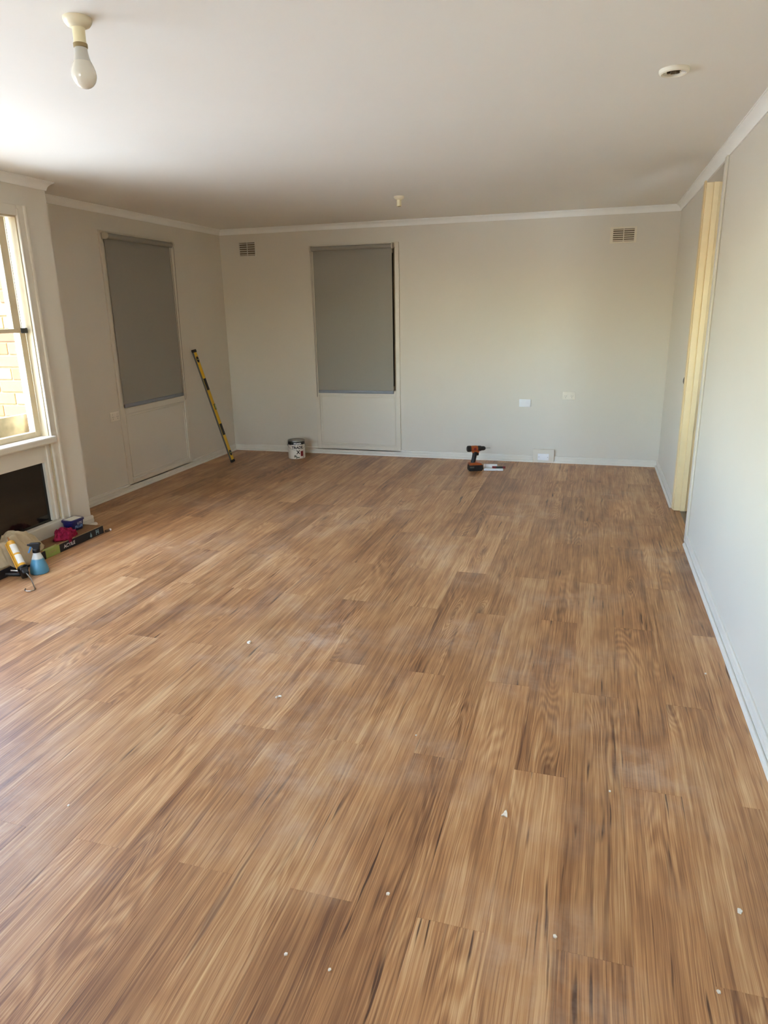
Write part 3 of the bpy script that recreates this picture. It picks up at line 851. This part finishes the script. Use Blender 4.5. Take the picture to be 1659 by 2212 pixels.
tin_text('X', 0.052, 0.072, 34, 'ink', 0.002)
tin_text('4L', 0.022, 0.030, 20, 'green', 0.001)
def tin_patch(a_mid, a_w, z0, z1, m):
    b = MB()
    N = 6
    for i in range(N):
        aa = [math.radians(a_mid - a_w / 2 + a_w * (i + j) / N) for j in (0, 1)]
        q = [((TR + .0004) * math.sin(a), -(TR + .0004) * math.cos(a)) for a in aa]
        b.b.faces.new([b.b.verts.new((*q[0], z0)), b.b.verts.new((*q[1], z0)), b.b.verts.new((*q[1], z1)), b.b.verts.new((*q[0], z1))])
    b.build('label_patch', m, pt)
tin_patch(62, 22, 0.028, 0.085, 'red')
tin_patch(34, 18, 0.012, 0.022, 'green')

# ------------------------------------------------------------------ cordless drill, cartridge, marker
MT['orange'] = mat('drill_orange', rgb(164, 80, 34), 0.4)
MT['rubber'] = mat('drill_black', rgb(17, 16, 16), 0.5)
MT['chuck'] = mat('chuck_dark', rgb(40, 38, 38), 0.35)
dr = empty('cordless_drill', (-1.055, 6.668, 0), (0, 0, math.radians(24)), label='orange and black cordless drill standing upright on the floor by the back wall', cat='drill')
# battery: tapered block
b = MB()
b.prism([(-0.066, -0.038, 0), (0.058, -0.038, 0), (0.072, -0.038, 0.022), (0.066, -0.038, 0.058), (-0.068, -0.038, 0.058), (-0.072, -0.038, 0.016)], (0, 0.076, 0))
bat = b.build('battery', 'rubber', dr)
MB().box((-0.064, -0.0385, 0.030), (-0.020, -0.036, 0.046), .001).build('battery_label', 'level_grey', bat)
b = MB()
b.prism([(-0.066, -0.036, 0.0585), (0.062, -0.036, 0.0585), (0.052, -0.036, 0.074), (0.012, -0.036, 0.084), (-0.052, -0.036, 0.080), (-0.068, -0.036, 0.072)], (0, 0.072, 0))
b.build('foot', 'orange', dr)
b = MB()
gp = [(-0.026, 0.078), (-0.016, 0.12), (-0.010, 0.155), (-0.004, 0.188)]
b.tube([(x, 0, z) for x, z in gp], [0.023, 0.021, 0.022, 0.027], 18)
b.build('grip', 'rubber', dr, True)
b = MB()
b.prism([(0.012, -0.008, 0.150), (0.028, -0.008, 0.150), (0.032, -0.008, 0.168), (0.026, -0.008, 0.184), (0.010, -0.008, 0.184)], (0, 0.016, 0))
b.build('trigger', 'rubber', dr)
AX = frame_m((0, 0, 0.218), (0, 1, 0), (0, 0, 1))     # local z along +x
b = MB()
b.lathe([(0.028, -0.052), (0.030, -0.040), (0.030, 0.008), (0.026, 0.020)], 28, AX)
b.prism([(-0.036, -0.021, 0.180), (0.030, -0.021, 0.180), (0.036, -0.021, 0.205), (-0.045, -0.021, 0.205)], (0, 0.042, 0))
b.build('motor_housing', 'orange', dr, True)
MB().lathe([(0.020, -0.088), (0.029, -0.082), (0.031, -0.072), (0.031, -0.052), (0.029, -0.048)], 28, AX).build('rear_cap', 'rubber', dr, True)
MB().lathe([(0.026, 0.018), (0.028, 0.022), (0.027, 0.050), (0.023, 0.056)], 28, AX).build('torque_ring', 'chuck', dr, True)
MB().lathe([(0.021, 0.056), (0.022, 0.064), (0.021, 0.084), (0.014, 0.096), (0.008, 0.099)], 24, AX).build('chuck', 'chuck', dr, True)
MB().lathe([(0.0032, 0.098), (0.0032, 0.140), (0.0028, 0.148)], 10, AX).build('driver_bit', 'metal', dr, True)
MB().lathe([(0.0135, -0.0005), (0.0135, 0.0016)], 24, frame_m((-0.012, -0.0299, 0.218), (1, 0, 0), (0, 0, 1))).build('emblem', 'red', dr)
ct = empty('sealant_cartridge', (-0.985, 6.752, 0.0255), (0, 0, math.radians(6)), label='white sealant cartridge lying behind the drill', cat='cartridge')
CX = frame_m((0, 0, 0), (0, 1, 0), (0, 0, 1))
MB().lathe([(0.0235, 0), (0.025, 0.002), (0.025, 0.128), (0.0235, 0.134), (0.012, 0.138)], 32, CX).build('tube', 'white', ct, True)
MB().lathe([(0.0085, 0.136), (0.0085, 0.146), (0.0075, 0.150), (0.0032, 0.205)], 18, frame_m((0, 0, -0.004), (0, 1, 0), (0, 0, 1))).build('nozzle', 'white', ct, True)
MB().lathe([(0.0253, 0.020), (0.0253, 0.022)], 32, CX).build('label_line', 'level_grey', ct, True)
wp2 = empty('white_packet', (-0.878, 6.697, 0), (0, 0, math.radians(7)), label='low flat white packet in front of the white cartridge, under the screwdriver', cat='packet')
MB().box((-0.094, -0.018, 0.0), (0.094, 0.018, 0.0215), 0.003).build('box', 'white', wp2, True)
MB().box((-0.080, -0.0184, 0.008), (0.040, -0.0178, 0.010)).build('printed_line', 'level_grey', wp2)
mk = empty('screwdriver', (-0.89, 6.69, 0.0), label='dark screwdriver with dark red ends lying on the white packet by the drill', cat='screwdriver')
p0, p1 = Vector((-0.892, 6.693, 0.0331)), Vector((-0.764, 6.709, 0.0331))
d_ = (p1 - p0)
mk.location = p0
MB().cyl((0, 0, 0), d_ * 0.30, 0.0105, 0.011, 18).build('handle_end', 'red', mk, True)
MB().cyl(d_ * 0.30, d_ * 0.80, 0.0100, 0.0100, 18).build('handle_grip', 'rubber', mk, True)
MB().cyl(d_ * 0.80, d_, 0.0115, 0.0105, 18).build('handle_cap', 'red', mk, True)

# ------------------------------------------------------------------ things on the floor below the near window
MT['carton'] = mat('carton_black', rgb(24, 26, 34), 0.55, var=0.1)
MT['kraft'] = mat('carton_brown_top', rgb(124, 86, 52), 0.7, var=0.12, vscale=20)
MT['edge_tan'] = mat('torn_board_edge', rgb(170, 146, 108), 0.9, var=0.2, vscale=60)
MT['lime'] = mat('label_lime', rgb(150, 166, 84), 0.5, var=0.08)
MT['teal'] = mat('print_teal', rgb(120, 156, 168), 0.5)
CZ, CXF, CY0, CY1 = 0.054, -3.377, 2.83, 4.055
ca = empty('plank_carton', (CXF, (CY0 + CY1) / 2, 0), label='long flat black carton with brown top and lime label under the near window', cat='carton')
cyc = (CY0 + CY1) / 2
b = MB()
b.box((-0.186, CY0 - cyc, 0), (0, CY1 - cyc, CZ), 0.0015)
b.build('box', 'carton', ca)
MB().box((-0.183, CY0 - cyc + .004, CZ), (-0.006, CY1 - cyc - .004, CZ + 0.002)).build('top', 'kraft', ca)
# torn flap edge along the front top
b = MB()
yy = CY0 - cyc + .02
rr = random.Random(5)
while yy < CY1 - cyc - .05:
    L = 0.04 + rr.random() * 0.09
    hh = 0.002 + rr.random() * 0.006
    b.box((-0.008, yy, CZ + .001), (-0.0055, min(yy + L, CY1 - cyc - .01), CZ + .001 + hh))
    yy += L + 0.004
b.build('torn_edge', 'edge_tan', ca)
b = MB()
ly0, ly1 = 3.478 - cyc, 3.606 - cyc
b.box((-0.001, ly0, 0.001), (0.0008, ly1, CZ + 0.001)).box((-0.03, ly0, CZ + .0018), (0.0008, ly1, CZ + 0.0032))
b.build('lime_label', 'lime', ca)
FM = lambda y, z: frame_m((0.0009, y - cyc, z), (0, 1, 0), (0, 0, 1))
lettering('Royal', 0.030, FM(3.375, 0.024), 'ink_white', ca)
lettering('ACTILE', 0.034, FM(3.700, 0.028), 'ink_white', ca, bold=0.0006)
lettering('plank', 0.030, FM(3.542, 0.034), 'edge_tan', ca)
# drop and board symbols
b = MB()
drop = []
for i in range(20):
    a = math.pi * 2 * i / 20
    drop.append((0.0105 * math.cos(a), 0.0105 * math.sin(a)))
drop = [p for p in drop if p[1] <= 0.006] 
pts = sorted(drop, key=lambda p: math.atan2(p[1], p[0]))
left = [p for p in pts]
poly = [(0.0008, 3.918 - cyc + p[0], 0.019 + p[1]) for p in sorted(left, key=lambda p: (math.atan2(p[1], p[0]) + 2 * math.pi - 0.7) % (2 * math.pi))]
poly.append((0.0008, 3.918 - cyc, 0.046))
b.prism(poly, (0.0006, 0, 0))
b.build('drop_symbol', 'teal', ca)
b = MB()
for (ya, yb3, za, zb3) in ((3.972, 3.978, 0.010, 0.046), (3.996, 4.002, 0.010, 0.046), (3.978, 3.996, 0.024, 0.032), (3.980, 3.994, 0.038, 0.042)):
    b.box((0.0004, ya - cyc, za), (0.0012, yb3 - cyc, zb3))
b.build('board_symbol', 'teal', ca)

# tub of filler on the carton
MT['navy'] = mat('tub_navy', rgb(24, 24, 84), 0.35)
MT['lid'] = mat('tub_label_white', rgb(226, 222, 206), 0.5)
MT['sky'] = mat('print_sky', rgb(120, 160, 206), 0.5)
def rrect(w, d, r, z, n=5):
    out = []
    for cx, cy, a0 in ((w / 2 - r, d / 2 - r, 0), (-w / 2 + r, d / 2 - r, 90), (-w / 2 + r, -d / 2 + r, 180), (w / 2 - r, -d / 2 + r, 270)):
        for i in range(n + 1):
            a = math.radians(a0 + 90 * i / n)
            out.append(Vector((cx + r * math.cos(a), cy + r * math.sin(a), z)))
    return out
def loft(loops, name, m, parent):
    b = MB()
    rings = [[b.b.verts.new(p) for p in L] for L in loops]
    n = len(rings[0])
    for A, B in zip(rings, rings[1:]):
        for i in range(n): b.b.faces.new((A[i], A[(i + 1) % n], B[(i + 1) % n], B[i]))
    b.b.faces.new(list(reversed(rings[0]))); b.b.faces.new(rings[-1])
    return b.build(name, m, parent, True)
tb = empty('filler_tub', (-3.522, 3.925, CZ + 0.0025), (0, 0, math.radians(-4)), label='navy blue filler tub with a white-topped lid on the carton', cat='tub')
loft([rrect(0.080, 0.112, 0.022, 0), rrect(0.096, 0.130, 0.026, 0.070)], 'tub', 'navy', tb)
loft([rrect(0.098, 0.132, 0.026, 0.066), rrect(0.108, 0.142, 0.030, 0.068), rrect(0.108, 0.142, 0.030, 0.078), rrect(0.100, 0.134, 0.028, 0.081)], 'lid', 'navy', tb)
loft([rrect(0.074, 0.104, 0.004, 0.0808, 2), rrect(0.074, 0.104, 0.004, 0.0820, 2)], 'lid_label', 'lid', tb)
nx = Vector((0.07, 0, -0.008)).normalized()
def tubm(y, z):
    x = 0.040 + 0.008 * z / 0.07 + 0.0008
    return frame_m((x, y, z), (0, 1, 0), (0.008, 0, 0.07))
lettering('LITE', 0.024, tubm(0.014, 0.050), 'ink_white', tb)
lettering('FILLER', 0.026, tubm(0.006, 0.026), 'sky', tb, bold=0.0006)

# cloth heaps
def cloth_heap(name, loc, rx, ry, hgt, seed, freq, amp, m, label, cat, zfloor=lambda x, y: 0.0, res=70, rot=0.0, ridge=1.0, shape=None):
    b = MB()
    V = []
    for j in range(res + 1):
        row = []
        for i in range(res + 1):
            u, v = -1 + 2 * i / res, -1 + 2 * j / res
            # disc mapping
            x = u * math.sqrt(1 - v * v / 2); y = v * math.sqrt(1 - u * u / 2)
            r = math.sqrt(x * x + y * y)
            ang = math.atan2(y, x)
            edge = 1 + 0.16 * noise.noise((math.cos(ang) * 1.6 + seed, math.sin(ang) * 1.6, seed * .7))
            px, py = x * rx * edge, y * ry * edge
            dome = (1 - r ** 2.4)
            if shape: dome *= shape(x, y)
            q = Vector((px * freq + seed * 3.1, py * freq * 0.8, seed))
            w = noise.noise_vector(q * 0.6) * 0.5
            n1 = 1 - abs(noise.noise(q + w)) * 2.0
            n2 = 1 - abs(noise.noise(q * 2.3 + w * 2)) * 2.0
            z = hgt * (dome * (0.62 + 0.25 * n1 * ridge) ) + amp * (0.45 * n1 + 0.45 * n2 + 0.35 * (1 - abs(noise.noise(q * 4.4 + w * 3)) * 2.0)) * (0.3 + 0.7 * min(1, dome * 2))
            px += amp * 0.9 * noise.noise(q * 1.7 + Vector((9, 0, 0)))
            py += amp * 0.9 * noise.noise(q * 1.7 + Vector((0, 9, 0)))
            wp_ = Matrix.Rotation(rot, 3, 'Z') @ Vector((px, py, 0))
            zf = zfloor(loc[0] + wp_.x, loc[1] + wp_.y)
            z = max(z, 0.0) * (1 if r < 0.995 else 0) + zf + 0.003
            row.append(b.b.verts.new((wp_.x, wp_.y, z - loc[2])))
        V.append(row)
    for j in range(res):
        for i in range(res):
            b.b.faces.new((V[j][i], V[j][i + 1], V[j + 1][i + 1], V[j + 1][i]))
    o = b.build(name, m, None, True, 80)
    o.location = loc
    sm = o.modifiers.new('thickness', 'SOLIDIFY'); sm.thickness = 0.0015; sm.offset = 1
    return tag(o, label, cat)
MT['beige_cloth'] = mat('beige_canvas', rgb(188, 172, 142), 0.95, spec=0.1, var=0.06, vscale=25, bump=0.3, bscale=600)
MT['red_cloth'] = mat('magenta_cloth', rgb(138, 32, 62), 0.9, spec=0.1, var=0.30, vscale=40, bump=0.4, bscale=500)
top = CZ + 0.004
def zf_carton(x, y):
    if x > CXF + 0.012 or y > CY1: return 0.0
    t_ = min(1.0, max(0.0, (CXF + 0.012 - x) / 0.012))
    return top * t_
cloth_heap('drop_cloth', (-3.478, 3.245, 0), 0.104, 0.33, 0.175, 2.3, 11.0, 0.026, MT['beige_cloth'],
           'crumpled beige drop cloth heaped on the carton below the dark pane', 'cloth', zf_carton, 90)
cloth_heap('cleaning_cloth', (-3.436, 3.735, 0), 0.058, 0.092, 0.056, 5.1, 30.0, 0.024, MT['red_cloth'],
           'crumpled magenta red cloth draped over the carton front edge', 'cloth', zf_carton, 70)

# spray bottle
def bottle_mat():
    m = bpy.data.materials.new('bottle_blue')
    t = NT(m)
    tc = t.n('ShaderNodeTexCoord').outputs['Object']
    z = t.n('ShaderNodeSeparateXYZ', ins={0: tc}).outputs[2]
    n = t.noise(tc, 60, 3)
    zz = t.math('ADD', z, t.math('MULTIPLY', t.math('SUBTRACT', n, 0.5), 0.006))
    f = t.remap(zz, 0.098, 0.106, 0, 1)
    c = t.mix(f, rgb(84, 146, 176), rgb(206, 210, 204))
    t.surf(**{'Base Color': c, 'Roughness': 0.3, 'Subsurface Weight': 0.2, 'Subsurface Radius': (0.02, 0.02, 0.02)})
    return m
MT['bottle'] = bottle_mat()
MT['trigger'] = mat('trigger_blue', rgb(92, 158, 220), 0.35)
sb = empty('spray_bottle', (-3.235, 3.262, 0), label='blue spray bottle with a black head on the floor beside the carton', cat='spray bottle')
sb.scale = (0.94, 0.94, 0.94)
MB().lathe([(0.050, 0), (0.057, 0.004), (0.058, 0.012), (0.055, 0.040), (0.040, 0.090), (0.027, 0.125), (0.021, 0.140), (0.019, 0.146)], 40).build('bottle', 'bottle', sb, True)
dv = Vector((-0.9, -0.42, 0)).normalized()     # the way the nozzle points
px = Vector((-dv.y, dv.x, 0))
MB().lathe([(0.023, 0.143), (0.024, 0.146), (0.023, 0.164), (0.019, 0.168)], 28).build('collar', 'black', sb, True)
b = MB()
prof = [(-0.024, 0.166), (0.016, 0.166), (0.020, 0.184), (0.040, 0.190), (0.042, 0.202), (0.030, 0.208), (-0.026, 0.208), (-0.034, 0.200), (-0.026, 0.186)]
b.prism([tuple(dv * a + px * -0.013 + Vector((0, 0, z))) for a, z in prof], px * 0.026)
hd = b.build('spray_head', 'black', sb)
bv = hd.modifiers.new('bevel', 'BEVEL'); bv.width = 0.003; bv.segments = 2
MB().cyl(dv * 0.041 + Vector((0, 0, 0.196)), dv * 0.050 + Vector((0, 0, 0.196)), 0.007, n=16).build('nozzle', 'black', sb, True)
b = MB()
tp = [dv * a + Vector((0, 0, z)) for a, z in ((0.026, 0.190), (0.034, 0.174), (0.042, 0.156), (0.050, 0.142))]
b.tube(tp, [0.006, 0.0065, 0.006, 0.005], 10)
b.build('trigger', 'trigger', sb, True)

# caulking gun
MT['amber'] = mat('sealant_amber', rgb(214, 158, 44), 0.4)
MT['brown'] = mat('nozzle_brown', rgb(150, 96, 44), 0.5)
MT['label_white'] = mat('cartridge_label', rgb(222, 218, 204), 0.5, var=0.06, vscale=60)
g0, g1 = Vector((-3.250, 3.150, 0.072)), Vector((-3.385, 3.222, 0.200))
ax = (g1 - g0).normalized()
cg = empty('caulking_gun', label='caulking gun holding an amber cartridge, leaning on the beige cloth', cat='caulking gun')
side = ax.cross(Vector((0, 0, 1))).normalized()
upv = side.cross(ax).normalized()
gm = Matrix((side, upv, ax)).transposed().to_4x4()
gm.translation = g0
cg.matrix_world = gm
GL = (g1 - g0).length
MB().lathe([(0.024, 0.0), (0.0255, 0.003), (0.0255, GL - 0.006), (0.022, GL), (0.009, GL + 0.004)], 32).build('cartridge', 'amber', cg, True)
MB().lathe([(0.009, GL + 0.002), (0.008, GL + 0.010), (0.003, GL + 0.040)], 16).build('nozzle', 'brown', cg, True)
def wrap_patch(z0, z1, a_mid, a_w, m, name='label'):
    b = MB()
    N = 10
    for i in range(N):
        q = []
        for j in (0, 1):
            a = math.radians(a_mid - a_w / 2 + a_w * (i + j) / N)
            q.append((0.0259 * math.cos(a), 0.0259 * math.sin(a)))
        b.b.faces.new([b.b.verts.new((*q[0], z0)), b.b.verts.new((*q[1], z0)), b.b.verts.new((*q[1], z1)), b.b.verts.new((*q[0], z1))])
    return b.build(name, m, cg, True)
wrap_patch(0.022, 0.088, 70, 130, 'label_white')
wrap_patch(0.100, 0.168, 70, 130, 'label_white')
# cradle rails
for a in (-38, 195):
    c_, s_ = math.cos(math.radians(a)), math.sin(math.radians(a))
    MB().tube([(0.029 * c_, 0.029 * s_, -0.004), (0.029 * c_, 0.029 * s_, GL - 0.004)], 0.0032, 8).build('cradle_rail', 'amber', cg, True)
MB().lathe([(0.030, -0.010), (0.031, -0.004), (0.030, 0.002)], 28).build('rear_plate', 'black', cg, True)
b = MB()
b.box((-0.019, -0.040, -0.058), (0.019, 0.022, -0.006), 0.008).box((-0.024, -0.026, -0.030), (0.024, 0.024, -0.008), 0.006)
b.build('body', 'black', cg)
b = MB()
b.tube([(-0.004, -0.020, -0.030), (-0.020, -0.038, -0.020), (-0.052, -0.050, 0.000), (-0.088, -0.050, 0.012)], [0.014, 0.012, 0.011, 0.010], 12)
b.build('handle', 'black', cg, True)
b = MB()
b.tube([(-0.006, -0.018, -0.012), (-0.026, -0.026, 0.004), (-0.058, -0.030, 0.020)], [0.005, 0.005, 0.005], 10)
b.build('trigger', 'metal', cg, True)
# plunger rod runs back to a hook lying on the floor
inv = gm.inverted()
rp = [g0 - ax * 0.02, Vector((-3.150, 3.100, 0.030)), Vector((-3.055, 3.026, 0.006)), Vector((-3.046, 3.006, 0.005)), Vector((-3.052, 2.986, 0.005)), Vector((-3.072, 2.978, 0.006)), Vector((-3.092, 2.986, 0.008)), Vector((-3.102, 3.002, 0.010))]
MB().tube([inv @ p for p in rp], 0.0034, 10).build('plunger_rod', 'metal', cg, True)

MT['stub_brown'] = mat('stub_brown', rgb(86, 66, 50), 0.5)
st_ = empty('pale_stub', (-3.372, 4.068, 0.0095), label='short dark rod with a white end on the floor at the carton end', cat='rod')
MB().cyl((0, 0, 0), (0.010, 0.030, 0), 0.0085, n=16).build('shaft', 'stub_brown', st_, True)
MB().cyl((0.010, 0.030, 0), (0.014, 0.043, 0), 0.0092, n=16).build('white_end', 'white', st_, True)

# ------------------------------------------------------------------ crumbs on the floor
MT['crumb'] = mat('plaster_crumb', rgb(228, 220, 204), 0.9, var=0.08, vscale=200)
def chip(pts, th, name, label, cat='debris', group=None, loc=(0, 0)):
    b = MB()
    b.prism([(x, y, 0) for x, y in pts], (0, 0, th))
    o = b.build(name, 'crumb')
    o.location = (loc[0], loc[1], 0.0002)
    return tag(o, label, cat, group)
chip([(-0.010, -0.012), (0.000, -0.009), (0.010, -0.013), (0.008, 0.002), (0.003, 0.016), (-0.002, 0.010), (-0.004, -0.001)], 0.004, 'plaster_chip',
     'largest white plaster chip, roughly triangular, on the front planks', loc=(-0.179, 1.853))
b = MB()
cp_ = [(0.010 * math.cos(a), 0.010 * math.sin(a), 0.004 + 0.002 * math.sin(2 * a)) for a in [math.radians(20 + 27 * i) for i in range(9)]]
b.tube(cp_, 0.0034, 8)
o = b.build('shaving_curl', 'crumb', None, True)
o.location = (-1.162, 2.298, 0.0)
tag(o, 'small white curled shaving on the middle planks', 'debris')
chip([(-0.008, -0.006), (0.006, -0.008), (0.009, 0.004), (-0.002, 0.009)], 0.009, 'plaster_crumb', 'round white crumb on the planks, farther back than the curl', loc=(-1.512, 2.718))
base = chip([(-0.004, -0.004), (0.004, -0.003), (0.005, 0.003), (-0.001, 0.005), (-0.005, 0.001)], 0.004, 'plaster_crumb', 'tiny white crumb in the foreground, below and left of the triangular plaster chip', group='tiny white crumbs on the floor', loc=(-0.447, 1.455))
for x, y, s, lb in ((-0.002, 1.440, 1.0, 'tiny white crumb in the foreground, below and right of the triangular plaster chip'),
                    (0.458, 1.646, 1.4, 'cream crumb in the right foreground, biggest of the tiny crumbs'),
                    (0.37, 1.39, 0.9, 'tiny white crumb in the bottom right corner of the floor'),
                    (-0.64, 1.21, 0.9, 'left one of two tiny white crumbs at the front edge of the floor'),
                    (-0.52, 1.20, 0.8, 'right one of two tiny white crumbs at the front edge of the floor'),
                    (-1.55, 1.52, 0.8, 'lone tiny white crumb in the left foreground of the floor'),
                    (-0.55, 2.19, 0.7, 'tiny white crumb above and left of the triangular plaster chip'),
                    (0.14, 2.05, 0.8, 'tiny white crumb above and right of the triangular plaster chip'),
                    (0.55, 2.95, 0.9, 'tiny white crumb close to the right skirting, nearest the doorway')):
    o = base.copy()
    o['label'] = lb
    COL.objects.link(o)
    o.location = (x, y, 0.0002)
    o.rotation_euler = (0, 0, rng.random() * 6)
    o.scale = (s, s, s)
